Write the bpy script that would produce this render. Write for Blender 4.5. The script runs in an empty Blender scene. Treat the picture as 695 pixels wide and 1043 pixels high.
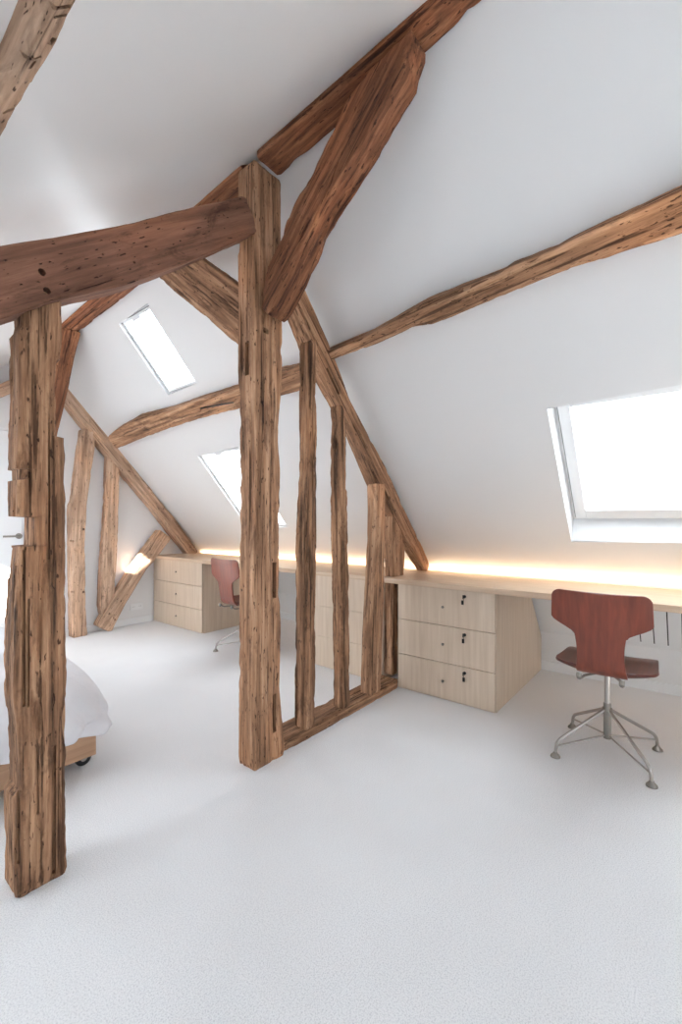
import bpy, bmesh, math, random
import numpy as np
from mathutils import Vector, Matrix, noise

# ------------------------------------------------------------------ camera, sky, sun, exposure
SC = bpy.context.scene
COL = SC.collection
CAM_H, FPX, CXP, HORY = 1.15, 451.4, 347.5, 530.0
YAW = math.radians(51.4)
cd = bpy.data.cameras.new('camera'); cam = bpy.data.objects.new('camera', cd); COL.objects.link(cam)
cd.sensor_fit = 'HORIZONTAL'; cd.sensor_width = 36.0
cd.lens = 36.0 * FPX / 695.0
cd.shift_y = (HORY - 521.5) / 695.0
cd.clip_start = 0.05
cam.location = (0, 0, CAM_H)
cam.rotation_euler = (math.radians(90), 0, -YAW)
SC.camera = cam

SKY = 9.5
w = bpy.data.worlds.new('sky'); SC.world = w; w.use_nodes = True
bg = w.node_tree.nodes['Background']
bg.inputs[0].default_value = (0.885, 0.965, 1.02, 1); bg.inputs[1].default_value = SKY

sd = bpy.data.lights.new('sun', 'SUN'); sd.energy = 75.0; sd.angle = math.radians(0.8); sd.color = (1, 0.95, 0.88)
sun = bpy.data.objects.new('sun', sd); COL.objects.link(sun)
SUN_DIR = Vector((2.23, 1.62, -1.2)).normalized()
sun.rotation_euler = SUN_DIR.to_track_quat('-Z', 'Y').to_euler()

vs = SC.view_settings
SC.display_settings.display_device = 'sRGB'
vs.view_transform = 'Standard'; vs.look = 'None'; vs.gamma = 1.0; vs.use_curve_mapping = False
vs.exposure = 0.05
LED_STRENGTH = 17.0
SC.cycles.max_bounces = 10; SC.cycles.diffuse_bounces = 7; SC.cycles.transparent_max_bounces = 12
SC.cycles.use_denoising = True
SC.cycles.sample_clamp_indirect = 6.0

# ------------------------------------------------------------------ view geometry (measured points in the room)
Fv = np.array([math.sin(YAW), math.cos(YAW), 0]); Rv = np.array([math.cos(YAW), -math.sin(YAW), 0])
C0 = np.array([0, 0, CAM_H])
def ray(x, y): return Fv + (x - CXP) / FPX * Rv + (HORY - y) / FPX * np.array([0, 0, 1.0])
def hit(x, y, n, d):
    r = ray(x, y); n = np.array(n, float); t = (d - n @ C0) / (n @ r); return C0 + t * r
def atX(x, y, X): return hit(x, y, (1, 0, 0), X)
def atY(x, y, Y): return hit(x, y, (0, 1, 0), Y)

# roof: apex sags gently towards the far gable; eaves are level
AX = 1.45
ERX, ERZ = 3.65, 0.29
ELX, ELZ = -1.60, 0.58
YB, YF = -2.6, 4.87
def apex_z(Y): return 3.03 - 0.069 * Y
def slope_frame(side, Y):
    a = np.array([AX, apex_z(Y)]); e = np.array([ERX, ERZ]) if side > 0 else np.array([ELX, ELZ])
    d = e - a; L = np.hypot(*d); d = d / L
    n_in = np.array([-d[1], d[0]])           # normal pointing into the room
    if n_in[1] > 0: n_in = -n_in
    return a, d, n_in, L
def roof_pt(side, Y, t, off=0.0):
    a, d, n, L = slope_frame(side, Y)
    p = a + d * t + n * off
    return Vector((p[0], Y, p[1]))
def at_roof(side, x, y, off=0.0):
    Y = 1.5
    for _ in range(25):
        a, d, n, L = slope_frame(side, Y)
        p0 = a + n * off
        P = hit(x, y, (n[0], 0, n[1]), n @ p0)
        Y = 0.5 * Y + 0.5 * P[1]
    a, d, n, L = slope_frame(side, P[1])
    t = (np.array([P[0], P[2]]) - a) @ d
    return (P[1], t)

# ------------------------------------------------------------------ materials
def new_mat(name):
    m = bpy.data.materials.new(name); m.use_nodes = True
    return m, m.node_tree.nodes, m.node_tree.links, m.node_tree.nodes['Principled BSDF']
def lin(c):
    return tuple(((v/255)/12.92 if v/255 <= 0.04045 else ((v/255+0.055)/1.055)**2.4) for v in c) + (1,)
def simple(name, c, rough=0.5, metal=0.0, bump=0, bscale=200, spec=None):
    m, N, L, b = new_mat(name)
    b.inputs['Base Color'].default_value = lin(c); b.inputs['Roughness'].default_value = rough
    b.inputs['Metallic'].default_value = metal
    if spec is not None: b.inputs['Specular IOR Level'].default_value = spec
    tc = N.new('ShaderNodeTexCoord'); nz = N.new('ShaderNodeTexNoise'); nz.inputs['Scale'].default_value = bscale
    nz.inputs['Detail'].default_value = 4
    L.new(tc.outputs['Object'], nz.inputs['Vector'])
    if bump:
        bp = N.new('ShaderNodeBump'); bp.inputs['Strength'].default_value = bump; bp.inputs['Distance'].default_value = 0.002 if bscale > 8 else 0.03
        L.new(nz.outputs['Fac'], bp.inputs['Height']); L.new(bp.outputs[0], b.inputs['Normal'])
    return m
def timber(name, dark, mid, light, crack=0.6):
    m, N, L, b = new_mat(name)
    tc = N.new('ShaderNodeTexCoord'); oi = N.new('ShaderNodeObjectInfo')
    mul = N.new('ShaderNodeMath'); mul.operation = 'MULTIPLY'; mul.inputs[1].default_value = 37.0
    L.new(oi.outputs['Random'], mul.inputs[0])
    add = N.new('ShaderNodeVectorMath'); add.operation = 'ADD'
    L.new(tc.outputs['Object'], add.inputs[0]); L.new(mul.outputs[0], add.inputs[1])
    def nz(scale, sc, det=5, dist=0.0, rough=0.6):
        mp = N.new('ShaderNodeMapping'); mp.inputs['Scale'].default_value = sc
        L.new(add.outputs[0], mp.inputs['Vector'])
        n = N.new('ShaderNodeTexNoise'); n.inputs['Scale'].default_value = scale
        n.inputs['Detail'].default_value = det; n.inputs['Distortion'].default_value = dist; n.inputs['Roughness'].default_value = rough
        L.new(mp.outputs[0], n.inputs['Vector']); return n
    def ramp(src, stops, interp='LINEAR'):
        r = N.new('ShaderNodeValToRGB'); r.color_ramp.interpolation = interp
        e = r.color_ramp.elements
        while len(e) < len(stops): e.new(0.5)
        for k, (p, c) in enumerate(stops): e[k].position = p; e[k].color = c
        L.new(src, r.inputs[0]); return r
    g1 = nz(34, (1, 1, 0.05), 8, 0.25, 0.68)
    base = ramp(g1.outputs['Fac'], [(0.32, lin(dark)), (0.5, lin(mid)), (0.66, lin(light))])
    g2 = nz(2.6, (1, 1, 0.45), 4, 0.6)
    W = (1, 1, 1, 1)
    pat = ramp(g2.outputs['Fac'], [(0.30, (0.58, 0.53, 0.50, 1)), (0.52, (0.98, 0.96, 0.95, 1)), (0.72, (1.30, 1.14, 1.00, 1))])
    g3 = nz(52, (1, 1, 0.03), 4, 0.2)
    lo = {0.3: 0.30, 0.5: 0.33, 0.6: 0.365, 1: 0.39}[crack]
    cr = ramp(g3.outputs['Fac'], [(lo, (0.20, 0.16, 0.14, 1)), (lo + 0.06, W)])
    g4 = nz(95, (1, 1, 0.25), 2, 0.2)
    sp = ramp(g4.outputs['Fac'], [(0.315, (0.14, 0.10, 0.08, 1)), (0.35, W)])
    g5 = nz(11, (1.3, 1.3, 0.35), 7, 0.8, 0.7)     # dark weather stains
    st = ramp(g5.outputs['Fac'], [(0.34, (0.42, 0.39, 0.39, 1)), (0.46, W)])
    def mult(a, bb, f=1.0):
        x = N.new('ShaderNodeMixRGB'); x.blend_type = 'MULTIPLY'; x.inputs[0].default_value = f
        L.new(a, x.inputs[1]); L.new(bb, x.inputs[2]); return x.outputs[0]
    c = mult(base.outputs[0], pat.outputs[0]); c = mult(c, cr.outputs[0], 0.85); c = mult(c, sp.outputs[0], 0.9); c = mult(c, st.outputs[0], 0.8)
    L.new(c, b.inputs['Base Color'])
    b.inputs['Roughness'].default_value = 0.78; b.inputs['Specular IOR Level'].default_value = 0.25
    b1 = N.new('ShaderNodeBump'); b1.inputs['Strength'].default_value = 0.9; b1.inputs['Distance'].default_value = 0.006
    mx = N.new('ShaderNodeMath'); mx.operation = 'MULTIPLY'
    L.new(cr.outputs[0], mx.inputs[0]); L.new(sp.outputs[0], mx.inputs[1])
    ad = N.new('ShaderNodeMath'); ad.operation = 'ADD'
    L.new(mx.outputs[0], ad.inputs[0]); L.new(g1.outputs['Fac'], ad.inputs[1])
    L.new(ad.outputs[0], b1.inputs['Height']); L.new(b1.outputs[0], b.inputs['Normal'])
    return m
def fineoak(name, c1, c2, axis='Z', rough=0.5):
    m, N, L, b = new_mat(name)
    tc = N.new('ShaderNodeTexCoord'); mp = N.new('ShaderNodeMapping')
    mp.inputs['Scale'].default_value = {'Z': (1, 1, .05), 'Y': (1, .05, 1), 'X': (.05, 1, 1)}[axis]
    L.new(tc.outputs['Object'], mp.inputs['Vector'])
    n = N.new('ShaderNodeTexNoise'); n.inputs['Scale'].default_value = 45; n.inputs['Detail'].default_value = 5; n.inputs['Distortion'].default_value = 0.3
    L.new(mp.outputs[0], n.inputs['Vector'])
    r = N.new('ShaderNodeValToRGB'); r.color_ramp.elements[0].position = .3; r.color_ramp.elements[1].position = .7
    r.color_ramp.elements[0].color = lin(c1); r.color_ramp.elements[1].color = lin(c2)
    L.new(n.outputs['Fac'], r.inputs[0]); L.new(r.outputs[0], b.inputs['Base Color'])
    b.inputs['Roughness'].default_value = rough
    return m

M = {}
M['wall'] = simple('white_satin_paint', (233, 234, 235), 0.40, bump=0.02, bscale=9, spec=0.5)
M['white'] = simple('white_lacquer', (238, 240, 242), 0.35)
M['timber'] = timber('weathered_oak', (88, 63, 45), (160, 122, 94), (198, 162, 132))
M['timber_red'] = timber('red_brown_oak', (66, 40, 28), (124, 81, 58), (164, 117, 86))
M['timber_rough'] = timber('rough_grey_oak', (66, 48, 36), (148, 111, 84), (194, 156, 124), crack=1)
M['timber_pale'] = timber('pale_grey_oak', (142, 114, 94), (192, 162, 138), (216, 188, 164), crack=0.5)
M['timber_smooth'] = timber('smooth_brown_oak', (92, 64, 52), (120, 85, 69), (140, 103, 84), crack=0.3)
M['oakZ'] = fineoak('oak_veneer_vertical', (198, 179, 158), (213, 196, 177), 'Z')
M['oakY'] = fineoak('oak_veneer_lengthwise', (190, 165, 140), (212, 189, 165), 'Y', 0.42)
M['bedoak'] = fineoak('bed_oak', (172, 134, 104), (200, 162, 130), 'X')
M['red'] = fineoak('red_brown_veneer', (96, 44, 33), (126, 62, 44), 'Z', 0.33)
M['red_shaded'] = fineoak('shaded_red_veneer', (66, 27, 20), (92, 39, 28), 'X', 0.35)  # same red veneer, darkened to put the seat's shade into its colour
M['steel'] = simple('brushed_steel', (176, 172, 168), 0.28, 1.0)
M['dull_steel'] = simple('satin_steel', (150, 146, 140), 0.5, 1.0)
M['black'] = simple('black_metal', (26, 26, 28), 0.4, 0.3)
M['rubber'] = simple('dark_rubber', (40, 40, 42), 0.6)
M['grey'] = simple('grey_gasket', (120, 122, 126), 0.5)
M['dark'] = simple('dark_slot', (40, 40, 44), 0.8)
M['gap'] = simple('joint_brown', (96, 78, 62), 0.8)
M['cotton'] = simple('white_cotton', (236, 236, 240), 0.9, bump=1.0, bscale=7, spec=0.1)
m, N, L, b = new_mat('led_light'); b.inputs['Base Color'].default_value = (1, .9, .75, 1)
b.inputs['Emission Color'].default_value = (1, 0.70, 0.44, 1); b.inputs['Emission Strength'].default_value = LED_STRENGTH; M['led'] = m
# glass
m, N, L, b = new_mat('clear_glass'); N.remove(b)
tr = N.new('ShaderNodeBsdfTransparent'); gl = N.new('ShaderNodeBsdfGlossy'); gl.inputs['Roughness'].default_value = 0.02
mi = N.new('ShaderNodeMixShader'); mi.inputs[0].default_value = 0.05
L.new(tr.outputs[0], mi.inputs[1]); L.new(gl.outputs[0], mi.inputs[2]); L.new(mi.outputs[0], N['Material Output'].inputs[0]); M['glass'] = m
# carpet
m, N, L, b = new_mat('speckled_white_carpet')
tc = N.new('ShaderNodeTexCoord')
n1 = N.new('ShaderNodeTexNoise'); n1.inputs['Scale'].default_value = 260; n1.inputs['Detail'].default_value = 3
n2 = N.new('ShaderNodeTexNoise'); n2.inputs['Scale'].default_value = 2.0; n2.inputs['Detail'].default_value = 3
v = N.new('ShaderNodeTexVoronoi'); v.inputs['Scale'].default_value = 330
for q in (n1, n2, v): L.new(tc.outputs['Object'], q.inputs['Vector'])
r = N.new('ShaderNodeValToRGB'); r.color_ramp.elements[0].position = .28; r.color_ramp.elements[1].position = .55
r.color_ramp.elements[0].color = lin((216, 217, 221)); r.color_ramp.elements[1].color = lin((245, 246, 248))
L.new(n1.outputs['Fac'], r.inputs[0])
r2 = N.new('ShaderNodeValToRGB'); r2.color_ramp.elements[0].position = .3; r2.color_ramp.elements[1].position = .7
r2.color_ramp.elements[0].color = (.95, .95, .95, 1)
L.new(n2.outputs['Fac'], r2.inputs[0])
mx = N.new('ShaderNodeMixRGB'); mx.blend_type = 'MULTIPLY'; mx.inputs[0].default_value = 1
L.new(r.outputs[0], mx.inputs[1]); L.new(r2.outputs[0], mx.inputs[2]); L.new(mx.outputs[0], b.inputs['Base Color'])
b.inputs['Roughness'].default_value = 0.95; b.inputs['Specular IOR Level'].default_value = 0.1
bp = N.new('ShaderNodeBump'); bp.inputs['Strength'].default_value = 0.3; bp.inputs['Distance'].default_value = 0.003
L.new(v.outputs['Distance'], bp.inputs['Height']); L.new(bp.outputs[0], b.inputs['Normal']); M['carpet'] = m

# ------------------------------------------------------------------ object helpers
def obj(name, bm, mat, parent=None, smooth=False, bevel=0):
    me = bpy.data.meshes.new(name)
    bmesh.ops.recalc_face_normals(bm, faces=bm.faces)
    bm.to_mesh(me); bm.free()
    for mm in (mat if isinstance(mat, list) else [mat]): me.materials.append(mm)
    if smooth:
        for p in me.polygons: p.use_smooth = True
    o = bpy.data.objects.new(name, me); COL.objects.link(o)
    if parent: o.parent = parent
    if bevel:
        md = o.modifiers.new('bevel', 'BEVEL'); md.width = bevel; md.segments = 2; md.limit_method = 'ANGLE'
    return o
def thing(name, label=None, cat=None, loc=(0, 0, 0), rz=0, group=None, kind=None):
    o = bpy.data.objects.new(name, None); COL.objects.link(o); o.location = loc; o.rotation_euler = (0, 0, rz)
    o.empty_display_size = 0.1
    tag(o, label, cat, group, kind); return o
def tag(o, label=None, cat=None, group=None, kind=None):
    if label: o['label'] = label
    if cat: o['category'] = cat
    if group: o['group'] = group
    if kind: o['kind'] = kind
    return o
def bx(bm, lo, hi, mtx=None):
    r = bmesh.ops.create_cube(bm, size=1)
    for v in r['verts']:
        v.co = Vector(((lo[k] + hi[k]) / 2 + v.co[k] * (hi[k] - lo[k]) for k in range(3)))
        if mtx: v.co = mtx @ v.co
    return bm
def box(lo, hi, mtx=None): return bx(bmesh.new(), lo, hi, mtx)
def prism(bm, poly, a0, a1, fn):
    """poly: list of 2-D points, swept from a0 to a1; fn(p, a) -> Vector"""
    A = [bm.verts.new(fn(p, a0)) for p in poly]; B = [bm.verts.new(fn(p, a1)) for p in poly]
    bm.faces.new(A); bm.faces.new(B[::-1])
    for k in range(len(poly)):
        bm.faces.new((A[k], B[k], B[(k + 1) % len(poly)], A[(k + 1) % len(poly)]))
    return bm
def tube(bm, pts, r, seg=12, cap=True):
    pts = [Vector(p) for p in pts]; rs = r if isinstance(r, (list, tuple)) else [r] * len(pts)
    rings = []; prev = None
    for i, p in enumerate(pts):
        d = (pts[min(i + 1, len(pts) - 1)] - pts[max(i - 1, 0)]).normalized()
        if prev is None: u = d.orthogonal().normalized()
        else:
            u = (prev - d * prev.dot(d)).normalized()
        prev = u; w_ = d.cross(u)
        rings.append([bm.verts.new(p + (u * math.cos(2*math.pi*k/seg) + w_ * math.sin(2*math.pi*k/seg)) * rs[i]) for k in range(seg)])
    for A, B in zip(rings, rings[1:]):
        for k in range(seg): bm.faces.new((A[k], A[(k+1) % seg], B[(k+1) % seg], B[k]))
    if cap: bm.faces.new(rings[0][::-1]); bm.faces.new(rings[-1])
    return bm
def rounded_path(pts, r, n=5):
    pts = [Vector(p) for p in pts]; out = [pts[0]]
    for a, p, c in zip(pts, pts[1:], pts[2:]):
        u = (a - p).normalized(); v = (c - p).normalized()
        s = p + u * r; e = p + v * r
        for k in range(n + 1):
            t = k / n; out.append(s.lerp(p, t).lerp(p.lerp(e, t), t))
    out.append(pts[-1]); return out

# ------------------------------------------------------------------ hewn timber
def fbm(x, y, z): return noise.noise(Vector((x, y, z)))
def timber_obj(name, rings, mat, label, cat='beam', group=None, seed=0, rough=1.0, chip=1.0, cap_taper=0.0):
    """rings: list of 4-corner world quads along the timber; builds ONE irregular hewn solid"""
    cent = [sum(q, Vector()) / 4 for q in rings]
    axis = (cent[-1] - cent[0]).normalized()
    ref = (rings[0][1] - rings[0][0]); ref = (ref - axis * ref.dot(axis)).normalized()
    third = axis.cross(ref)
    mt = Matrix.Identity(4)
    for k in range(3): mt[k][0], mt[k][1], mt[k][2] = ref[k], third[k], axis[k]
    mt.translation = cent[0]; inv = mt.inverted()
    bm = bmesh.new(); R = []
    S = seed * 13.7
    ns = 9
    for i, q in enumerate(rings):
        ring = []
        c = cent[i]; endk = min(i, len(rings) - 1 - i)
        for e in range(4):
            A, B = q[e], q[(e + 1) % 4]
            ln = (B - A).length
            ch = min(0.006, ln * 0.10)
            for k in range(ns):
                t = k / (ns - 1)
                tt = (ch + (ln - 2 * ch) * t) / ln if ln > 1e-6 else 0.5
                ring.append((A.lerp(B, tt), min(t, 1 - t)))
        vs_ = []
        nring = len(ring)
        for j, (P, edge) in enumerate(ring):
            lp = inv @ P; lc = inv @ c
            d = (lp - lc); d.z = 0; d = d.normalized() if d.length > 1e-6 else Vector((1, 0, 0))
            s = lp.z
            off = 0.0022 * fbm(lp.x * 5 + S, lp.y * 5, s * 2.2) + 0.0022 * rough * fbm(lp.x * 75 + S, lp.y * 75, s * 6 + S) \
                + 0.0014 * rough * fbm(lp.x * 40, lp.y * 40 + S, s * 45)
            g = fbm(lp.x * 60 + S * 2, lp.y * 60 + 5, s * 1.8)
            if g > 0.40: off -= 0.010 * rough * min(1, (g - 0.40) / 0.15)
            if edge < 0.13:
                cp = max(0.0, fbm(s * 11 + S, e_seed(j, ns) * 3.1, 2.2) - 0.12)
                off -= 0.018 * chip * cp * (1 - edge / 0.13)
            if endk == 0: off -= 0.006
            lp = lp + d * off
            vs_.append(bm.verts.new(lp))
        R.append(vs_)
    for A, B in zip(R, R[1:]):
        n = len(A)
        for k in range(n): bm.faces.new((A[k], A[(k+1) % n], B[(k+1) % n], B[k]))
    for A, sgn in ((R[0], 1), (R[-1], -1)):
        cc = bm.verts.new(sum((v.co for v in A), Vector()) / len(A) - Vector((0, 0, 0.002 * sgn)))
        n = len(A)
        for k in range(n): bm.faces.new((A[(k+1) % n], A[k], cc))
    o = obj(name, bm, mat, smooth=True)
    o.data.set_sharp_from_angle(angle=math.radians(30))
    o.matrix_world = mt
    tag(o, label, cat, group)
    return o
def e_seed(j, ns): return ((j + ns // 2) // ns) % 4
def member(name, P, L, R, c0, c1, mat, label, s0=None, s1=None, d=None, step=0.018, **kw):
    """L, R: traced 2-D edge polylines in plane coordinates; P(a,b,c) -> world; c0 front, c1 back"""
    L = [np.array(p, float) for p in L]; R = [np.array(p, float) for p in R]
    if d is None: d = (L[-1] + R[-1]) - (L[0] + R[0])
    d = np.array(d, float); d = d / np.hypot(*d); pr = np.array([-d[1], d[0]])
    sl = [p @ d for p in L]; wl = [p @ pr for p in L]; sr = [p @ d for p in R]; wr = [p @ pr for p in R]
    if s0 is None: s0 = (sl[0] + sr[0]) / 2
    if s1 is None: s1 = (sl[-1] + sr[-1]) / 2
    n = max(8, int((s1 - s0) / step)); ss = list(np.linspace(s0, s1, n))
    for lst in (sl, sr):
        for a, b_ in zip(lst, lst[1:]):
            if abs(a - b_) < 0.006:
                ss += [a, b_]
    ss = sorted(set(round(float(x), 4) for x in ss if s0 - 1e-6 <= x <= s1 + 1e-6))
    rings = []
    for s in ss:
        a = d * s + pr * np.interp(s, sl, wl); b_ = d * s + pr * np.interp(s, sr, wr)
        rings.append([Vector(P(a[0], a[1], c0)), Vector(P(b_[0], b_[1], c0)), Vector(P(b_[0], b_[1], c1)), Vector(P(a[0], a[1], c1))])
    return timber_obj(name, rings, mat, label, **kw)
TR = lambda a, b, c: (a, c, b)      # truss plane: (X, Z) at depth Y
LO = lambda a, b, c: (c, a, b)      # lengthwise plane: (Y, Z) at X
def tX(pts, Y): return [(lambda p: (p[0], p[2]))(atY(x, y, Y)) for x, y in pts]
def lY(pts, X): return [(lambda p: (p[1], p[2]))(atX(x, y, X)) for x, y in pts]
def cut(o, boxes, solver='EXACT'):
    """saw mortises into a timber; boxes: list of (centre, half sizes, rotation matrix 3x3 or None)"""
    bm = bmesh.new()
    for c, hs, rot in boxes:
        m4 = Matrix.Translation(Vector(c)) @ (rot.to_4x4() if rot else Matrix.Identity(4))
        if hs[0] < 0:      # drilled hole: (-radius, depth, _), axis along local Y
            tube(bm, [m4 @ Vector((0, -hs[1], 0)), m4 @ Vector((0, hs[1], 0))], -hs[0], 10)
        else: bx(bm, [-h for h in hs], hs, m4)
    me = bpy.data.meshes.new('cutter'); bmesh.ops.recalc_face_normals(bm, faces=bm.faces); bm.to_mesh(me); bm.free()
    co = bpy.data.objects.new('cutter', me); COL.objects.link(co)
    md = o.modifiers.new('mortise', 'BOOLEAN'); md.operation = 'DIFFERENCE'; md.solver = solver; md.object = co
    bpy.context.view_layer.update()
    dg = bpy.context.evaluated_depsgraph_get()
    nm = bpy.data.meshes.new_from_object(o.evaluated_get(dg))
    o.modifiers.clear(); old = o.data
    if len(nm.polygons) > 100: o.data = nm; nm.name = old.name + '_hewn'
    bpy.data.objects.remove(co); bpy.data.meshes.remove(me)
def shake(a, b_, wd=.003, dp=.014):      # long drying crack between two points of a face
    a = Vector(a); b_ = Vector(b_); v_ = (b_ - a)
    return ((a + b_) / 2, (wd, dp, v_.length / 2), v_.to_track_quat('Z', 'Y').to_matrix())
def rotY(deg): return Matrix.Rotation(math.radians(deg), 3, 'Y')

# ------------------------------------------------------------------ room shell
f = obj('floor', box((ELX - .3, YB - .2, -0.12), (ERX + .3, YF + .2, 0)), M['carpet']); tag(f, kind='structure')

def roof(name, side, holes, thick=0.20):
    bm = bmesh.new()
    Ys = sorted(set([round(v_, 4) for h in holes for v_ in h[:2]] + list(np.round(np.linspace(YB - .1, YF + .1, 14), 4))))
    L = slope_frame(side, 1.5)[3]
    Ts = sorted(set([round(v_, 4) for h in holes for v_ in h[2:]] + list(np.round(np.linspace(-0.0, 1.0, 6) * L, 4))))
    def tt(Y, t):     # scale so that the slope always ends on the eave
        return t * slope_frame(side, Y)[3] / L
    hole = lambda y, t: any(h[0] < y < h[1] and h[2] < t < h[3] for h in holes)
    V = {}
    def vert(i, j, k):
        key = (i, j, k)
        if key not in V:
            V[key] = bm.verts.new(roof_pt(side, Ys[i], tt(Ys[i], Ts[j]), -thick * k))
        return V[key]
    solid = {(i, j): not hole((Ys[i]+Ys[i+1])/2, (Ts[j]+Ts[j+1])/2) for i in range(len(Ys)-1) for j in range(len(Ts)-1)}
    for (i, j), s in solid.items():
        if not s: continue
        bm.faces.new([vert(i, j, 0), vert(i+1, j, 0), vert(i+1, j+1, 0), vert(i, j+1, 0)])
        bm.faces.new([vert(i, j, 1), vert(i, j+1, 1), vert(i+1, j+1, 1), vert(i+1, j, 1)])
        for (di, dj, a, b_) in ((-1, 0, (i, j), (i, j+1)), (1, 0, (i+1, j), (i+1, j+1)), (0, -1, (i, j), (i+1, j)), (0, 1, (i, j+1), (i+1, j+1))):
            if not solid.get((i+di, j+dj), False):
                bm.faces.new([vert(*a, 0), vert(*b_, 0), vert(*b_, 1), vert(*a, 1)])
    o = obj(name, bm, M['wall']); tag(o, kind='structure'); return o

def hole_from_px(side, pts):
    q = [at_roof(side, x, y) for x, y in pts]
    return q
near = hole_from_px(1, [(555, 413), (583, 547.5)])
up = hole_from_px(1, [(123, 331), (152, 308), (201, 393), (172, 406)])
low = hole_from_px(1, [(202, 468), (243, 460), (300, 541)])
y1n = (near[0][0] + near[1][0]) / 2
H_near = (y1n - 0.80, y1n, near[0][1], near[1][1])
H_up = ((up[1][0]+up[2][0])/2, (up[0][0]+up[3][0])/2, (up[0][1]+up[1][1])/2, (up[2][1]+up[3][1])/2)
H_low = (H_up[0], low[0][0] - 0.02, (low[0][1]+low[1][1])/2, low[2][1])
print('holes', H_near, H_up, H_low)
H_back = (-2.2, -1.4, H_near[2], H_near[3])
roof('ceiling_right', 1, [H_near, H_up, H_low])
LH_added = [(2.93, 3.25, 1.48, 1.86), (3.35, 4.30, 2.15, 3.1), (1.9, 2.75, 2.7, 3.4)]  # unseen left-slope windows, added to bring sun and daylight into the far bay
roof('ceiling_left', -1, LH_added)

def skylight(idx, side, h, dep=0.075, fr=.035, sh=.045, eb=0.0):
    Y0, Y1, t0, t1 = h
    a, d, n, L = slope_frame(side, (Y0 + Y1) / 2)
    scl = L / slope_frame(side, 1.5)[3]
    o3 = roof_pt(side, (Y0+Y1)/2, (t0+t1)/2*scl); dv = Vector((d[0], 0, d[1])); nv = Vector((-n[0], 0, -n[1]))  # nv points outdoors
    mt = Matrix.Identity(4)
    for k in range(3): mt[k][0], mt[k][1], mt[k][2] = (0, 1, 0)[k], dv[k], nv[k]
    mt.translation = o3
    root = thing('window_%d' % idx, kind='structure'); root.matrix_world = mt
    hw, hh = (Y1-Y0)/2, (t1-t0)/2*scl
    if eb:
        bm = bmesh.new(); prism(bm, [(hh, .001), (hh, .195), (hh - eb, .195), (hh - eb, dep)], -hw, hw, lambda p, a_: Vector((a_, p[0], p[1])))
        obj('sill_lining', bm, M['white'], root)
    mid = obj_shift = -eb / 2; hh = hh - eb / 2
    def ringbox(bm, w0, h0, wd, z0, z1):
        bx(bm, (-w0, -h0, z0), (-w0+wd, h0, z1)); bx(bm, (w0-wd, -h0, z0), (w0, h0, z1))
        bx(bm, (-w0+wd, -h0, z0), (w0-wd, -h0+wd, z1)); bx(bm, (-w0+wd, h0-wd, z0), (w0-wd, h0, z1))
        return bm
    obj('window_frame', ringbox(bmesh.new(), hw+.01, hh+.01, fr, dep, .19), M['white'], root)
    obj('gasket', ringbox(bmesh.new(), hw-fr+.011, hh-fr+.011, .006, dep-.003, .17), M['grey'], root)
    obj('sash', ringbox(bmesh.new(), hw-fr+.005, hh-fr+.005, sh, dep-.02, .18), M['white'], root, bevel=.004)
    obj('pane', box((-hw+fr, -hh+fr, dep+.023), (hw-fr, hh-fr, dep+.029)), M['glass'], root)
    bm = box((-.05, -hh+fr+.01, dep-.03), (.05, -hh+fr+.03, dep-.019)); obj('ventilation_handle', bm, M['white'], root)
    for o_ in bpy.data.objects:
        if o_.parent == root and not o_.name.startswith('sill_lining'): o_.location.y = mid
    # sky portal: only tells the renderer where daylight enters
    ld = bpy.data.lights.new('daylight_portal', 'AREA'); ld.shape = 'RECTANGLE'; ld.size = 2*hw; ld.size_y = 2*hh
    ld.cycles.is_portal = True
    lo = bpy.data.objects.new('daylight_portal', ld); COL.objects.link(lo)
    lo.matrix_world = mt @ Matrix.Translation((0, 0, .19))
    return root
for k, (s_, h_) in enumerate([(1, H_near), (1, H_up), (1, H_low), (-1, LH_added[0]), (-1, LH_added[1]), (-1, LH_added[2])]): skylight(k + 1, s_, h_, *((.13, .025, .06, .07) if k == 0 else (.035, .012, .02)))  # the left-slope windows are unseen, added for their light

# gable wall far
def gable_poly(Y, grow=0.0):
    return [(ELX - grow, 0), (ERX + grow, 0), (ERX + grow, ERZ), (AX, apex_z(Y) + grow), (ELX - grow, ELZ)]
bm = bmesh.new(); prism(bm, gable_poly(YF, .05), YF, YF + .2, lambda p, a: Vector((p[0], a, p[1])))
tag(obj('wall_far', bm, M['wall']), kind='structure')
bm = bmesh.new(); prism(bm, gable_poly(YB, .05), YB - .2, YB, lambda p, a: Vector((p[0], a, p[1])))
wb = obj('wall_back', bm, M['wall']); tag(wb, kind='structure')
cut_ok = True
bmc = bmesh.new()
def cut_plain(o, lo, hi):
    me = bpy.data.meshes.new('cutter'); b2 = box(lo, hi); bmesh.ops.recalc_face_normals(b2, faces=b2.faces); b2.to_mesh(me); b2.free()
    co = bpy.data.objects.new('cutter', me); COL.objects.link(co)
    md = o.modifiers.new('opening', 'BOOLEAN'); md.operation = 'DIFFERENCE'; md.solver = 'EXACT'; md.object = co
    bpy.context.view_layer.update(); dg = bpy.context.evaluated_depsgraph_get()
    nm = bpy.data.meshes.new_from_object(o.evaluated_get(dg)); o.modifiers.clear(); o.data = nm
    bpy.data.objects.remove(co); bpy.data.meshes.remove(me)
BW_added = (-0.9, 0.5, 0.55, 1.60)
cut_plain(wb, (BW_added[0], YB - .5, BW_added[2]), (BW_added[1], YB + .2, BW_added[3]))
root = thing('window_7', kind='structure', loc=((BW_added[0]+BW_added[1])/2, YB - .1, (BW_added[2]+BW_added[3])/2))  # unseen window behind the camera, added to light the room
hw, hh = (BW_added[1]-BW_added[0])/2, (BW_added[3]-BW_added[2])/2
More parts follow.
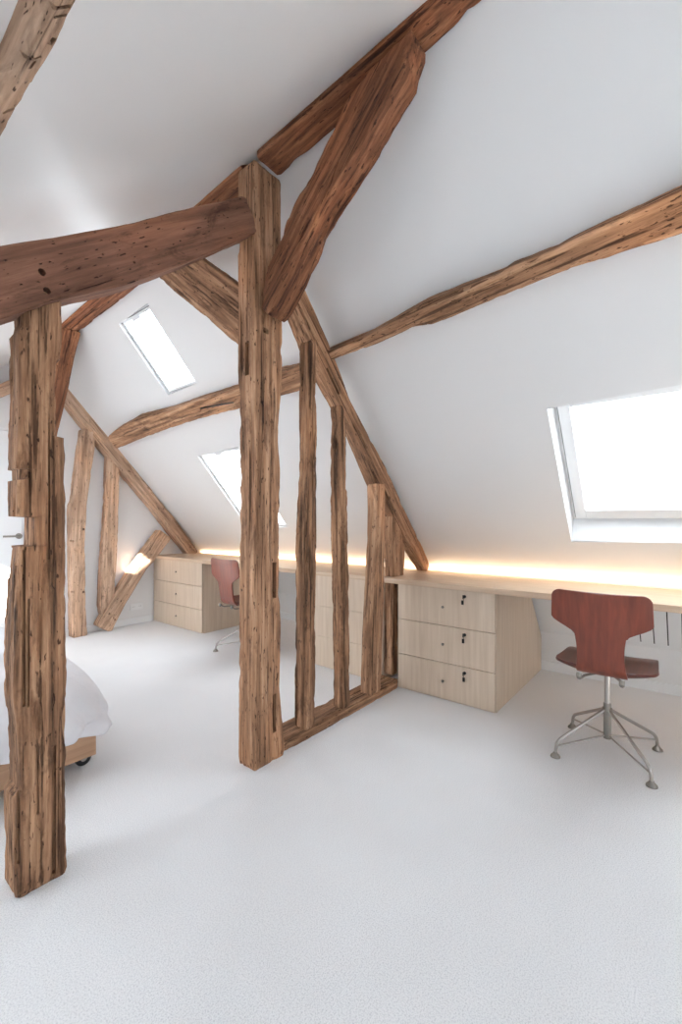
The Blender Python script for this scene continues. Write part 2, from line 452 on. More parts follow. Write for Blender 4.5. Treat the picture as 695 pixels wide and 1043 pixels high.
bm = bmesh.new()
for lo, hi in (((-hw, -.03, -hh), (-hw+.06, .03, hh)), ((hw-.06, -.03, -hh), (hw, .03, hh)), ((-.03, -.03, -hh+.06), (.03, .03, hh-.06)),
               ((-hw+.06, -.03, -hh), (hw-.06, .03, -hh+.06)), ((-hw+.06, -.03, hh-.06), (hw-.06, .03, hh))): bx(bm, lo, hi)
obj('window_frame', bm, M['white'], root)
obj('pane', box((-hw+.05, -.004, -hh+.05), (hw-.05, .004, hh-.05)), M['glass'], root)
ld = bpy.data.lights.new('daylight_portal', 'AREA'); ld.shape = 'RECTANGLE'; ld.size = 2*hw; ld.size_y = 2*hh; ld.cycles.is_portal = True
lo_ = bpy.data.objects.new('daylight_portal', ld); COL.objects.link(lo_); lo_.location = (root.location.x, YB - .17, root.location.z); lo_.rotation_euler = (math.radians(90), 0, 0)

tag(obj('wall_right', box((ERX, YB - .1, 0), (ERX + .2, YF + .1, ERZ)), M['wall']), kind='structure')
tag(obj('wall_left', box((ELX - .2, YB - .1, 0), (ELX, YF + .1, ELZ)), M['wall']), kind='structure')
tag(obj('baseboard_right', box((ERX - .012, YB, 0), (ERX, YF, .07)), M['white'], bevel=.002), kind='structure')
tag(obj('baseboard_far', box((1.45, YF - .012, 0), (2.62, YF, .07)), M['white'], bevel=.002), kind='structure')

# door in the far wall
dr = thing('door_1', kind='structure', loc=(0.95, YF, 0))
obj('door_leaf', box((-.41, -.022, .006), (.41, 0, 1.955)), M['white'], dr, bevel=.002)
bm = bmesh.new(); bx(bm, (-.44, -.012, 0), (-.416, 0, 1.985)); bx(bm, (.416, -.012, 0), (.44, 0, 1.985)); bx(bm, (-.416, -.012, 1.961), (.416, 0, 1.985))
obj('door_frame', bm, M['white'], dr, bevel=.002)
hp = atY(19, 546, YF - .022); hx, hz = hp[0] - .95, hp[2]
bm = tube(bmesh.new(), [(hx, -.024, hz), (hx, -.034, hz)], .026, 20)
tube(bm, rounded_path([(hx, -.03, hz), (hx, -.075, hz), (hx - .13, -.075, hz)], .02), .009, 12)
obj('door_handle', bm, M['dull_steel'], dr, smooth=False)

# ------------------------------------------------------------------ main truss timbers
YT = 1.571
k_mat = M['timber']
# king post
Lk = tX([(243, 777), (243, 600), (244, 470), (242, 380), (242, 280), (242, 176)], 1.69)
Rk = tX([(285, 770), (285.5, 700), (287, 640), (285.3, 600), (284.5, 560), (286, 480), (284, 435), (288, 385), (288, 330), (287, 250), (287, 174)], YT)
Lk = [(1.335, -.005)] + Lk[1:]; Rk = [(1.535, -.005)] + Rk[1:]
kp = member('post', TR, Lk, Rk, YT, 1.69, M['timber'],
            'tall square central oak post carrying the ridge beam', cat='post', d=(0, 1), s0=0.0, s1=2.80, seed=1, rough=.9)
def P3(x, y, Y): return Vector(atY(x, y, Y))
def slotX(px0, py0, px1, py1, Y, depth=.07):   # slot sawn into a face looking at -Y
    a = P3(px0, py0, Y); b_ = P3(px1, py1, Y)
    return ((a + b_) / 2, (abs(b_.x - a.x)/2, depth, abs(a.z - b_.z)/2), None)
b0 = slotX(277.5, 573, 281.5, 609, YT); b1 = slotX(278, 708, 282, 745, YT); b2 = slotX(268, 333, 274, 341, YT)
a = Vector(atX(251, 349, 1.34)); c = Vector(atX(255, 382, 1.34))
b3 = ((Vector((1.35, (a.y+c.y)/2, (a.z+c.z)/2))), (.06, .014, abs(a.z-c.z)/2), None)
cut(kp, [b0, b1, b2, b3])

# left rafter
Lr = tX([(-330, 292), (-120, 270), (0, 250), (60, 240), (130, 226.5), (190, 212), (258, 197)], YT)
Rr = tX([(-330, 450), (-120, 362), (0, 325), (60, 305), (130, 290), (190, 268), (258, 239)], YT)
lr = member('rafter', TR, Lr, Rr, YT, 1.69, M['timber_smooth'],
            'thick smooth brown sloping timber from the central post across the near left post', cat='beam', seed=2, rough=.35, chip=.35)
def round_hole(x, y, Y, r=.011):
    p = P3(x, y, Y); return (p, (-r, .045, 0), None)
cut(lr, [round_hole(43, 277, YT), round_hole(48, 296, YT), round_hole(228, 219, YT, .005), round_hole(105, 259, YT, .004), round_hole(137, 267, YT, .005)])

# near left post (traced outline, deep notch on the left)
Lp = [(10, 908), (8.6, 880), (6.8, 812), (7.2, 806), (13.6, 800), (13.0, 770), (10.5, 730), (7.5, 708), (7, 680), (8.4, 626), (11, 590), (14, 557.5), (14.3, 556),
      (28, 555), (28, 527), (11.2, 526), (11, 512), (11, 490), (15.5, 489), (15.5, 479), (11.2, 478), (10.8, 450), (13, 415), (12, 372), (12.5, 342), (17, 336), (17, 300)]
Rp = [(67, 893), (68, 860), (66.5, 784), (69, 750), (68.5, 700), (67.3, 600), (67.3, 448), (66.8, 446), (58.6, 444), (57.5, 400), (58, 372), (62.8, 366), (63, 300)]
YL = 1.60
Lp2 = tX(Lp, YL + .07); Rp2 = tX(Rp, YL)
Lp2[0] = (Lp2[1][0], -.01); Rp2[0] = (Rp2[1][0], -.01)
lp = member('post', TR, Lp2, Rp2, YL, YL + .11, M['timber_rough'],
            'rough weathered near post with a square notch in its edge, beside the bed', cat='post', d=(0, 1), s0=0.0, s1=1.945, seed=3, rough=1.7, chip=1.2)
# long shakes down the face of the near post
def gx(x, y0, y1, wd=.004, dp=.014, Y=YL):
    a = P3(x, y0, Y); b_ = P3(x, y1, Y); return ((a+b_)/2, (wd, dp, abs(a.z-b_.z)/2), None)
cut(lp, [gx(19, 880, 780), gx(29, 720, 610, .003), gx(24.5, 720, 560, .004), gx(55, 890, 760, .006), gx(39, 830, 770, .003), gx(50, 570, 430, .003), gx(30, 505, 480, .004)])

# right rafter
YR = 1.665
Lq = tX([(283, 240), (300, 268), (327, 330), (339, 358), (358, 409), (393, 475), (413, 520), (436, 568), (438.5, 580)], YR)
Rq = tX([(262, 262), (280, 300), (294, 330), (308, 366), (325, 396), (353, 447), (375, 499), (398, 540), (424, 580)], YR + .09)
rr = member('rafter', TR, Lq, Rq, YR, YR + .09, M['timber'],
            'sloping timber with small sawn slots, from the central post down onto the desktop', seed=4, rough=.6, chip=.6)
slots = []
for (x0, y0, x1, y1, wd) in ((307, 314, 316, 336, .009), (333, 375, 346, 402, .009), (365, 438, 374, 457, .006), (389, 493, 396, 509, .011), (407, 531, 414, 545, .012)):
    a = P3(x0, y0, YR); b_ = P3(x1, y1, YR); ln = (b_-a).length; ang = math.degrees(math.atan2(b_.x-a.x, b_.z-a.z))
    slots.append(((a+b_)/2, (wd, .08, ln/2), rotY(ang)))
cut(rr, slots)

# studs between the central post and the rafter
def stud(L_, R_, Yf, Yb, mat, label, z0, z1, seed, rough=1.0, **kw):
    return member('stud', TR, tX(L_, Yb), tX(R_, Yf), Yf, Yb, mat, label, cat='post', d=(0, 1), s0=z0, s1=z1, seed=seed, rough=rough, **kw)
stud([(299.5, 733), (300, 680), (300.5, 560), (304, 480), (304.5, 400), (305, 352)], [(321.5, 733), (322, 650), (322.5, 560), (323, 500), (323.5, 440), (322, 400), (323.5, 352)],
     1.575, 1.66, M['timber_rough'], 'rough square timber stud, tallest one, next to the central post', .055, 2.10, 5, 1.2)
stud([(339, 715), (338.5, 640), (337, 560), (336.5, 500), (335.5, 460), (337, 430), (335.7, 416)], [(357.5, 716), (356.5, 640), (355.5, 560), (353.5, 480), (353, 430), (350, 416)],
     1.585, 1.66, M['timber_rough'], 'thin gnarled timber stud with a rounded top, second from the central post', .055, 1.81, 6, 1.7)
stud([(366.5, 701), (369, 640), (373, 560), (374, 520), (373.7, 499)], [(388.5, 700), (391, 620), (393, 560), (393, 497)],
     1.575, 1.66, M['timber'], 'smooth grey-brown stud that widens towards its foot, in front of the desk edge', .055, 1.385, 7, .35, chip=.3)
stud([(391, 696), (392, 590), (391, 560), (392, 525)], [(405, 696), (405.5, 640), (406, 600), (412, 585), (413, 560), (409, 540), (401, 524)],
     1.665, 1.74, M['timber'], 'short stud with a dark lower half, squeezed against the left side of the drawer unit', .055, 1.20, 8, .7)
# small block under the rafter foot
member('packing_block', TR, [(2.80, .752), (2.80, .93)], [(2.93, .752), (2.87, .93)], 1.76, 1.82, M['timber'], 'small dark timber block on the desktop behind the rafter foot', cat='block', d=(0, 1), s0=.752, s1=.93, seed=21)
# sill plate
bm_s = member('sill', lambda a, b_, c: (a, c, b_), [(1.545, .064), (2.1, .060), (2.625, .062)], [(1.545, -.004), (2.1, -.004), (2.625, -.004)], 1.59, 1.735, M['timber_rough'],
              'low rough timber sill on the carpet from the central post to the drawer unit', cat='beam', seed=9, rough=1.0, chip=.8)

# ridge beam, near half and far half
def ridge(name, near_px, seed, label, y0, y1):
    pts = lY(near_px, 1.485)
    ys = [p[0] for p in pts]; zs = [p[1] for p in pts]
    o_ = np.argsort(ys); ys = [ys[i] for i in o_]; zs = [zs[i] for i in o_]
    Lz = [(y, z) for y, z in zip(ys, zs)]; Rz = [(y, z + .14) for y, z in zip(ys, zs)]
    if y0 < ys[0]: Lz.insert(0, (y0, zs[0] + .05*(ys[0]-y0))); Rz.insert(0, (y0, zs[0] + .14 + .05*(ys[0]-y0)))
    if y1 > ys[-1]: Lz.append((y1, zs[-1] - .05*(y1-ys[-1]))); Rz.append((y1, zs[-1] + .14 - .05*(y1-ys[-1])))
    return member(name, LO, Lz, Rz, 1.345, 1.485, M['timber_red'], label, seed=seed, rough=.8, s0=None)
ridge('ridge_beam', [(495, 0), (430, 58), (355, 120), (285, 180)], 10, 'red-brown ridge beam from the top of the central post to the top edge of the photo', -2.55, 1.575)
ridge('ridge_beam', [(240, 210), (160, 277), (83, 337)], 11, 'far stretch of the ridge beam, seen beyond the central post', 1.69, 4.83)

# near brace
XB = 1.35
Lb = lY([(267, 306), (270, 278), (300, 205), (322, 165), (340, 130), (353, 100), (375, 72), (400, 48), (407, 42), (414, 36)], XB)
Rb = lY([(288, 334), (300, 318), (312, 295), (345, 225), (385, 165), (405, 128), (426, 95), (433, 66), (436, 50)], XB + .11)
nb = member('brace', LO, Lb, Rb, XB, XB + .11, M['timber_red'], 'heavy red-brown slanting brace from the central post up to the ridge beam, nearest the camera', cat='beam', seed=12, rough=1.3, chip=1.3)
def shakeX(x0, y0, x1, y1, X, wd=.003):
    a = Vector(atX(x0, y0, X)); b_ = Vector(atX(x1, y1, X)); ln = (b_-a).length
    ang = math.atan2(b_.y-a.y, b_.z-a.z)
    return ((a+b_)/2, (.012, wd, ln/2), Matrix.Rotation(-ang, 3, 'X'))
cut(nb, [shakeX(284, 318, 300, 285, XB), shakeX(318, 230, 345, 165, XB, .002)])
# far brace
Lf = lY([(262, 305), (241, 289), (220, 274), (199, 259), (180, 245)], 1.36); Rf = lY([(262, 360), (242, 342), (200, 308), (163, 275), (150, 263)], 1.48)
member('brace', LO, Lf, Rf, 1.36, 1.48, M['timber'], 'slanting brace behind the central post, rising to the far ridge beam', cat='beam', seed=13, rough=.9)
# orange brace at the far end
Rg = lY([(83, 337), (76, 365), (70, 395), (58, 446)], 1.49); Lg = [(y + .14, z + .05) for y, z in Rg]
member('brace', LO, Lg, Rg, 1.37, 1.49, M['timber_red'], 'orange-brown brace under the far end of the ridge beam, partly behind the near left post', cat='beam', seed=14, rough=.4, chip=.3)

# ------------------------------------------------------------------ gable truss at the far wall
YG = 4.745
member('post', TR, [(1.36, 2.02), (1.36, 2.62)], [(1.50, 2.02), (1.50, 2.62)], YG, 4.868, M['timber_pale'], 'short post under the ridge at the far wall', cat='post', d=(0, 1), s0=2.02, s1=2.62, seed=15)
Lh = tX([(52, 365), (70, 391), (90, 417), (112, 442), (150, 494), (178, 528), (199, 557), (203, 563)], YG)
Rh = tX([(45, 390), (68, 419), (100, 459), (120, 482), (150, 517), (168, 541), (186, 563), (189, 567)], 4.86)
member('rafter', TR, Lh, Rh, YG, 4.868, M['timber_pale'], 'pale sloping timber against the far wall, running down to the far drawer unit', seed=16, rough=.5, chip=.5)
Ll = tX([(-90, 462), (0, 391), (13, 381), (30, 368)], YG); Rl = tX([(-90, 452), (0, 405), (14, 396), (35, 384)], YG)
zt = 2.44
member('rafter', TR, [(-.9, .98), (1.168, 2.345), (1.37, 2.50)], [(-.9, .83), (1.168, 2.225), (1.37, 2.37)], YG, 4.868, M['timber_pale'], 'sloping timber on the far wall left of the ridge, seen left of the near post', seed=17, rough=.5)
member('packing_strip', TR, tX([(118, 446), (133, 459), (153, 492), (155, 500)], YG+.02), tX([(113, 452), (128, 470), (146, 495), (152, 503)], YG+.02), YG + .01, 4.86, M['timber'], 'thin broken timber strip on top of the far sloping timber', cat='block', seed=18, rough=.6, step=.012)
def gstud(L_, R_, mat, label, z0, z1, seed, Yf=YG, Yb=4.868, **kw):
    return member('stud', TR, tX(L_, Yb - .03), tX(R_, Yf), Yf, Yb, mat, label, cat='post', d=(0, 1), s0=z0, s1=z1, seed=seed, **kw)
ga = gstud([(70.4, 646), (69.5, 590), (68.8, 514), (71.5, 511), (76, 470), (80.7, 440)], [(89.5, 646), (87.5, 620), (87, 558), (88.8, 514), (92, 490), (96.9, 455)], M['timber_pale'],
      'pale crooked stud with a kink halfway up, leftmost against the far wall', 0.0, 2.06, 19, rough=.5)
gstud([(101.5, 628), (99, 616), (102, 560), (105, 524), (107, 469)], [(116.5, 628), (117, 604), (120, 558), (121, 520), (122, 481)], M['timber_pale'],
      'narrow pale stud against the far wall whose foot meets the slanting strut', 0.11, 1.86, 20, rough=.5, Yf=4.775)
Ld_ = tX([(97, 641), (112, 615), (139.5, 571), (150, 557), (163.7, 538.7)], YG); Rd_ = tX([(115, 641), (128, 615), (148.7, 581), (160, 568), (174, 549)], YG)
gc = member('strut', TR, Ld_, Rd_, YG - .005, YG + .11, M['timber_pale'], 'slanting pale strut on the far wall, its top beside the far drawer unit', cat='beam', seed=22, rough=.4, chip=.4)

cut(ga, [round_hole(x, y, YG, .013) for x, y in ((84, 445), (74, 551), (85, 539), (74, 603), (85, 603))])
cut(gc, [round_hole(x, y, YG, .012) for x, y in ((111, 625), (117, 631), (154, 565))])
# ------------------------------------------------------------------ purlins
RP = lambda a, b_, c: tuple(roof_pt(1, a, b_, c)); LPf = lambda a, b_, c: tuple(roof_pt(-1, a, b_, c))
def purlin(side, top, bot, depth, label, mat, seed, **kw):
    T = [at_roof(side, x, y, 0.0) for x, y in top]; B = [at_roof(side, x, y, depth) for x, y in bot]
    T.sort(key=lambda p: p[0]); B.sort(key=lambda p: p[0])
    return member('purlin', RP if side > 0 else LPf, T, B, depth, -.01, mat, label, d=(1, 0), seed=seed, **kw)
purlin(1, [(840, 95), (695, 187.6), (627, 220), (576, 244), (573, 247), (522, 267), (518, 271), (440, 301), (383, 334), (340, 352), (330, 357)],
       [(840, 165), (695, 238), (627, 260.6), (574, 276), (521, 298), (440, 331), (420, 334), (383, 351), (345, 364), (335, 369)], .11,
       'rough brown purlin crossing the right-hand ceiling above the nearest skylight', M['timber'], 23, rough=1.2, chip=1.5)
pfar = purlin(1, [(330, 353), (304.6, 369.7), (289, 373), (242.6, 391), (208, 402), (178, 413), (145.5, 421), (126, 432), (113, 443)],
       [(335, 385), (303, 399), (289, 402.5), (242.6, 417), (203, 426.7), (164.7, 439), (140, 448.6), (123.7, 455.4)], .11,
       'curved purlin between the two far skylights, from the central truss to the far wall timbers', M['timber'], 24, rough=.8)
pleft = purlin(-1, [(-90, 165), (0, 45.5), (19, 0), (60, -110), (95, -230)],
       [(-70, 262), (-30, 196), (0, 146), (14.4, 117), (26, 100.6), (36, 76.6), (48, 60), (57.5, 43), (64.7, 26), (79, 0), (150, -130), (200, -230)], .05,
       'purlin with dark scars on the left ceiling, in the top left corner', M['timber_pale'], 25, rough=1.0)

def rp(side, x, y, off):
    q = at_roof(side, x, y, off); return roof_pt(side, q[0], q[1], off)
def crackline(side, pts, off, wd): return [shake(rp(side, *p, off), rp(side, *q, off), wd, .03) for p, q in zip(pts, pts[1:])]
for c_ in crackline(1, [(146, 433), (174, 425), (204, 416), (238, 410)], .11, .004): cut(pfar, [c_], 'FAST')
cut(pleft, [shake(rp(-1, x0, y0, .05), rp(-1, x1, y1, .05), w_, .02) for x0, y0, x1, y1, w_ in
            ((54, 9, 72, 5, .004), (55, 18, 68, 14, .003), (27, 63, 42, 57, .003), (30, 70, 36, 62, .0025), (3, 116, 16, 110, .004), (14, 47, 17, 46, .006), (50, 45, 56, 38, .004))])

# ------------------------------------------------------------------ desk, LED strip, drawer units, vent panels
DX0, DXB, DT = 2.60, 3.205, 0.75
bm = box((DX0, -1.6, DT - .034), (DXB, YF - .005, DT))
dk = obj('desk', bm, M['oakY'], bevel=.002); tag(dk, 'long pale oak desktop running the whole length of the right-hand eave', 'desk')
led = thing('led_strip', 'warm light strip glowing along the back edge of the long desktop', 'light', (DXB + .012, 1.6, DT - .02))
obj('channel', box((-.012, -3.1, -.012), (.020, 3.2, 0.0)), M['dull_steel'], led)
obj('diffuser', box((-.008, -3.1, 0.0), (.014, 3.2, .005)), M['led'], led)

def drawer_unit(Y0, Y1, label, locks, zk=3, fx=2.63):
    root = thing('drawer_unit', label, 'drawers', (fx, Y0, 0), group='oak drawer units under the desk')
    W = Y1 - Y0
    prof = [(.02, 0), (ERX - fx - .016, 0), (ERX - fx - .016, ERZ - .03), (3.275 - fx, DT - .037), (.02, DT - .037)]
    bm = bmesh.new(); prism(bm, prof, 0, W, lambda p, a: Vector((p[0], a, p[1])))
    obj('body', bm, M['oakZ'], root)
    H = DT - .037; hgt = H / 3
    for k in range(3):
        z0 = k * hgt + (.004 if k == 0 else .002); z1 = (k+1) * hgt - .002
        d = obj('drawer', box((-.0, .003, z0), (.019, W - .001 if True else W, z1)), M['oakZ'], root, bevel=.001)
        zc = (z0 + z1) / 2
        kb = tube(bmesh.new(), [(0.0, W/2, zc), (-.006, W/2, zc), (-.010, W/2, zc), (-.013, W/2, zc)], [.006, .006, .009, .007], 14)
        obj('knob', kb, M['dull_steel'], d, smooth=False)
        if locks:
            yl = W * .285; zl = z1 - .035
            lk = tube(bmesh.new(), [(0.0, yl, zl), (-.004, yl, zl)], .010, 16)
            obj('lock', lk, M['black'], d)
            kk = bmesh.new(); tube(kk, [(-.004, yl, zl), (-.022, yl, zl)], .004, 8)
            bx(kk, (-.026, yl - .003, zl - .010), (-.020, yl + .003, zl + .012))
            bx(kk, (-.020, yl - .008 + .004*k, zl - .048), (-.015, yl + .006 + .004*k, zl - .022))
            tube(kk, [(-.018, yl, zl - .006), (-.018, yl, zl - .024)], .0014, 6)
            obj('key', kk, M['black'], d)
    return root
drawer_unit(.925, 1.597, 'pale oak three-drawer unit with black keys hanging in its locks', True)
drawer_unit(1.745, 2.40, 'pale oak three-drawer unit seen between the thin timber studs', False)
drawer_unit(3.90, YF - .02, 'pale oak three-drawer unit against the far wall at the end of the desk', False)

def vent_panel(Yc, n, label, dx=.075):
    a, d, nn, L = slope_frame(1, Yc)
    tA = L - .43; tB = L - .02
    p = roof_pt(1, Yc, (tA+tB)/2, .004)
    mt = Matrix.Identity(4)
    for k in range(3): mt[k][0], mt[k][1], mt[k][2] = (0, 1, 0)[k], (d[0], 0, d[1])[k], (nn[0], 0, nn[1])[k]
    mt.translation = p
    root = thing('vent_panel', label, 'vent', group='slotted vent panels under the desk'); root.matrix_world = mt
    hw = n * dx / 2; hh = (tB - tA) / 2
    bm = bmesh.new(); x = -hw
    for k in range(n):
        c_ = -hw + dx * (k + .5)
        bx(bm, (x, -hh, -.003), (c_ - .0035, hh, .002)); x = c_ + .0035
    bx(bm, (x, -hh, -.003), (hw, hh, .003))
    bx(bm, (-hw, -hh, -.003), (hw, -hh + .015, .003)); bx(bm, (-hw, hh - .03, -.003), (hw, hh, .003))
    obj('grille', bm, M['wall'], root)
    obj('slot_backing', box((-hw + .002, -hh + .01, -.0035), (hw - .002, hh - .02, -.001)), M['dark'], root)
    return root
vent_panel(.06, 9, 'white slotted vent panel under the desk behind the front red-brown chair')
vent_panel(2.88, 11, 'white slotted vent panel under the desk in the far bay, right of the central post')

# sockets
so = thing('wall_socket', 'white double power socket low on the far wall beside the slanting strut', 'socket', (atY(139, 617.5, YF)[0], YF, atY(139, 617.5, YF)[2]))
bm = bmesh.new(); bx(bm, (-.075, -.008, -.038), (.075, 0, .038)); obj('cover_plate', bm, M['white'], so, bevel=.003)
for s in (-.037, .037):
    bm = tube(bmesh.new(), [(s, -.008, 0), (s, -.0095, 0)], .021, 24); o = obj('socket_face', bm, M['white'], so)
    bm = bmesh.new(); tube(bm, [(s - .009, -.0095, 0), (s - .009, -.011, 0)], .003, 10); tube(bm, [(s + .009, -.0095, 0), (s + .009, -.011, 0)], .003, 10); obj('pin_holes', bm, M['dark'], o)

# ------------------------------------------------------------------ swivel chair
def smooth_interp(x, xs, ys):
    for i in range(len(xs) - 1):
        if x <= xs[i+1]:
            t = (x - xs[i]) / (xs[i+1] - xs[i]); t = max(0, min(1, t)); t = t*t*(3-2*t)
            return ys[i] + (ys[i+1] - ys[i]) * t
    return ys[-1]
def chair(label, loc, rz):
    t = thing('swivel_chair', label, 'chair', loc, rz, 'red-brown swivel chairs at the desk')
    # profile of the moulded shell, chair faces +X : top of back -> bend -> front of seat
    prof = rounded_path([(-.258, 0, .822), (-.225, 0, .62), (-.195, 0, .425), (.0, 0, .430), (.16, 0, .446), (.215, 0, .432)], .075, 8)
    # arclength resample
    ln = [0]
    for a, b_ in zip(prof, prof[1:]): ln.append(ln[-1] + (b_ - a).length)
    T = ln[-1]
    def pt(s):
        for i in range(len(ln) - 1):
            if s <= ln[i+1] + 1e-9:
                k = (s - ln[i]) / max(1e-9, ln[i+1] - ln[i]); return prof[i].lerp(prof[i+1], k)
        return prof[-1]
    def part(s0, s1, hwf, curve, name, mat, NS=44, NW=26):
        bm = bmesh.new(); rows = []
        for i in range(NS + 1):
            u = i / NS; u = (1 - math.cos(math.pi * u)) / 2
            s = s0 + (s1 - s0) * u; p = pt(s); q = pt(min(T, s + .004)); pq = pt(max(0, s - .004)); d = (q - pq).normalized()
            n = Vector((-d.z, 0, d.x))   # towards the sitter / up
            if n.x < 0 and abs(n.z) < .5: n = -n
            if n.z < 0 and abs(n.z) >= .5: n = -n
            hw_ = hwf(s)
            rows.append([bm.verts.new(p + Vector((0, hw_ * v_, 0)) + n * curve(s) * (hw_ * v_)**2) for v_ in [(-1 + 2*j/NW) for j in range(NW + 1)]])
        for A, B in zip(rows, rows[1:]):
            for j in range(NW): bm.faces.new((A[j], A[j+1], B[j+1], B[j]))
        o = obj(name, bm, mat, t, smooth=True)
        md = o.modifiers.new('thickness', 'SOLIDIFY'); md.thickness = .011; md.offset = 0
        md = o.modifiers.new('edge', 'BEVEL'); md.width = .003; md.segments = 2; md.limit_method = 'ANGLE'; md.angle_limit = math.radians(50)
        return o
    def corner(d_, r): return 0 if d_ >= r else r - math.sqrt(max(0, r*r - (r-d_)**2))
    sb = .375     # where the back ends in the bend
    def hw_back(s):
        top = .197 + .004 * (s / .1) - corner(s, .035) * 1.0
        nk = smooth_interp(s, [.13, .205], [0, 1])
        lower = .102 - .008 * math.sin(min(1, max(0, (s - .2)/.18)) * math.pi)
        v_ = top * (1 - nk) + lower * nk
        return v_
    def hw_seat(s):
        u = s - sb
        if u < .0: return .100
        w_ = .212 - corner(min(.12, u), .12) * .95
        e = T - s
        w_ -= corner(e, .12)
        w_ -= .018 * max(0, (s - sb - .12) / (T - sb - .12))
        return max(.1 if u < .02 else .02, w_)
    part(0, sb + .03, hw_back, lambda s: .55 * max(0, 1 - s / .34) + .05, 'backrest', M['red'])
    part(sb - .005, T, hw_seat, lambda s: .95 * max(0, 1 - (s - sb) / .55), 'seat', M['red_shaded'])
    # brackets and hub under the seat
    bm = bmesh.new()
    for s_ in (-.085, .085):
        tube(bm, rounded_path([(-.212, s_, .432), (-.19, s_, .405), (-.12, s_ * .9, .402), (0, 0, .405)], .02), .006, 10)
        tube(bm, [(-.214, s_, .437), (-.220, s_, .424), (-.212, s_, .415)], .011, 12)
        tube(bm, rounded_path([(.12, s_ * 1.2, .424), (.09, s_, .403), (0, 0, .405)], .02), .006, 10)
    tube(bm, [(0, 0, .395), (0, 0, .424)], [.045, .05], 24)
    obj('seat_bracket', bm, M['dull_steel'], t, smooth=False)
    bm = bmesh.new(); tube(bm, [(0, 0, .235), (0, 0, .40)], .0125, 20); obj('stem', bm, M['steel'], t)
    bm = bmesh.new(); tube(bm, [(0, 0, .075), (0, 0, .245), (0, 0, .25)], [.0165, .0165, .014], 20); tube(bm, [(0, 0, .20), (0, 0, .225)], .021, 20); obj('stem_sleeve', bm, M['dull_steel'], t)
    R_ = .272
    for k in range(4):
        a = math.radians(45 + 90 * k); c_, s_ = math.cos(a), math.sin(a)
        q = lambda r, z: (r * c_, r * s_, z)
        lg = obj('leg', tube(bmesh.new(), rounded_path([q(.012, .218), q(R_ - .008, .075), q(R_, .018)], .028), .0078, 12), M['steel'], t)
        obj('brace_rod', tube(bmesh.new(), [q(.014, .090), q(R_ - .006, .052)], .0042, 10), M['steel'], lg)
        obj('glide', tube(bmesh.new(), [q(R_, 0.0), q(R_, .006), q(R_, .018), q(R_, .024)], [.023, .022, .011, .009], 20), M['dull_steel'], lg)
    return t
CH1 = (2.527, .337, 0.001)
c1 = chair('red-brown plywood swivel chair in front, seen whole from behind', CH1, math.radians(0))
FT = atX(218, 664, 2.334)
def copy_tree(o, parent=None):
    c_ = o.copy(); COL.objects.link(c_)
    if parent: c_.parent = parent
    for ch in [x for x in list(bpy.data.objects) if x.parent == o and x != c_]: copy_tree(ch, c_)
    return c_
c2 = copy_tree(c1); c2.location = (2.535, 3.085, 0.001); c2.rotation_euler = (0, 0, math.radians(-3))
c2['label'] = 'red-brown plywood swivel chair in the far bay, mostly hidden behind the central post'

# ------------------------------------------------------------------ bed and duvet
bed = thing('bed', 'low oak bed base on black castors, bottom left, under a white duvet', 'bed', (0.08, 2.2, 0))
BW2, BL = .83, 2.05
obj('foot_rail', box((-BW2, 0, .05), (BW2, .025, .157)), M['bedoak'], bed, bevel=.002)
obj('head_rail', box((-BW2, BL - .025, .05), (BW2, BL, .157)), M['bedoak'], bed, bevel=.002)
for s in (-1, 1):
    obj('side_rail', box((s*BW2 - (.025 if s > 0 else 0), .0255, .05), (s*BW2 + (0 if s > 0 else .025), BL - .0255, .157)), M['bedoak'], bed, bevel=.002)
bm = bmesh.new()
for k in range(12): bx(bm, (-BW2 + .025, .06 + k*.165, .115), (BW2 - .025, .16 + k*.165, .135))
obj('slats', bm, M['bedoak'], bed)
for sx in (-1, 1):
    for yy in (.05, BL - .05):
        x0 = sx * (BW2 - .040)
        bm = bmesh.new(); tube(bm, [(x0, yy - .012, .036), (x0, yy - .010, .036), (x0, yy + .010, .036), (x0, yy + .012, .036)], [.029, .035, .035, .029], 28)
        cs = obj('castor', bm, M['rubber'], bed)
        bm = bmesh.new(); tube(bm, [(x0, yy - .0125, .036), (x0, yy - .016, .036)], .014, 16); bx(bm, (x0 - .012, yy - .018, .036), (x0 + .012, yy - .0135, .075)); bx(bm, (x0 - .012, yy + .0135, .036), (x0 + .012, yy + .018, .075)); bx(bm, (x0 - .02, yy - .022, .074), (x0 + .02, yy + .022, .080))
        obj('castor_fork', bm, M['steel'], cs)
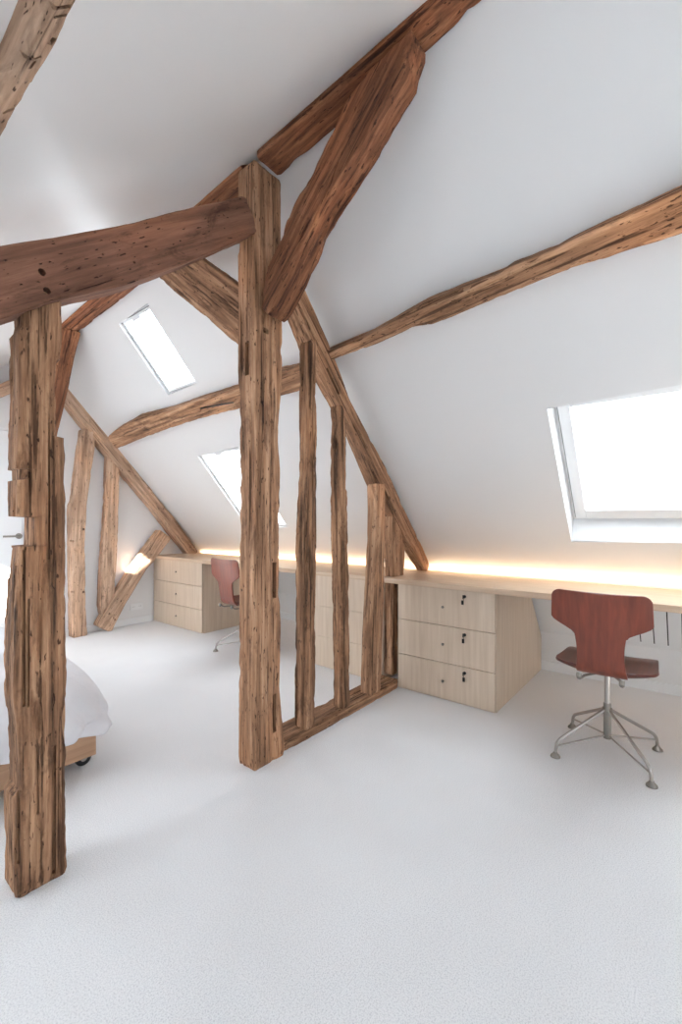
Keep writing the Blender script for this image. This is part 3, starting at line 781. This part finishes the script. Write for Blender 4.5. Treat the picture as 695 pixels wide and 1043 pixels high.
# duvet: concentric rounded outlines from the crown down over the edge
du = bmesh.new(); cxD, cyD = .08, 3.22; aD, bD = .80, 1.0
prof = [(-.78, .530), (-.6, .535), (-.42, .53), (-.28, .522), (-.18, .512), (-.10, .50), (-.05, .484), (0, .455), (.035, .42), (.055, .375), (.068, .33), (.076, .28), (.080, .23), (.079, .205), (.078, .185), (.072, .165)]
rings = []; NP = 420
for (dd, z) in prof:
    a_, b_ = aD + dd, bD + dd; rc = max(.02, min(a_, b_, .26 + dd * .8)); ring = []
    per = []
    for k in range(NP):
        th = 2 * math.pi * k / NP; c_, s_ = math.cos(th), math.sin(th)
        # rounded rectangle via superellipse
        e = 30.0 if dd > -.1 else (14.0 if dd > -.3 else 6.0)
        r_ = (abs(c_)**e + abs(s_)**e) ** (-1/e)
        x, y = r_ * c_ * a_, r_ * s_ * b_
        fall = max(0, min(1, (.50 - z) / .25))
        fold = fbm(x * 5 + y * 4, 3.3, z * 2.2) * .036 * fall + fbm(x * 15 - z * 10, y * 15 + z * 8, 1.1) * .060 * fall + .02 * fall
        x += fold * c_ * 1.3; y += fold * s_ * 1.3
        X, Y = cxD + x, cyD + y
        zz = z + .020 * fbm(X * 4, Y * 4, 7) + .022 * fbm(X * 8, Y * 7 + X * 4, 2) * (1 if z > .3 else .4) + .008 * fbm(X * 22 + Y * 9, Y * 20, 4) - (.07 * max(0, (abs(x) / a_) ** 8 * (abs(y) / b_) ** 8) if dd > -.2 else 0) 
        if z < .25: zz = z + .035 * fbm(th * 3, 9, 1) - .03 * (abs(x) / a_) ** 6 + .02
        ring.append(du.verts.new((X, Y, max(zz, .14))))
    rings.append(ring)
for A, B in zip(rings, rings[1:]):
    for k in range(NP): du.faces.new((A[k], A[(k+1) % NP], B[(k+1) % NP], B[k]))
cc = du.verts.new((cxD, cyD, .53))
for k in range(NP): du.faces.new((rings[0][(k+1) % NP], rings[0][k], cc))
dv_ = obj('duvet', du, M['cotton'], smooth=True)
md = dv_.modifiers.new('thickness', 'SOLIDIFY'); md.thickness = .012; md.offset = -1
md = dv_.modifiers.new('soft', 'SUBSURF'); md.levels = 1; md.render_levels = 1
tag(dv_, 'crumpled white duvet hanging over the edge of the low bed, bottom left', 'duvet')
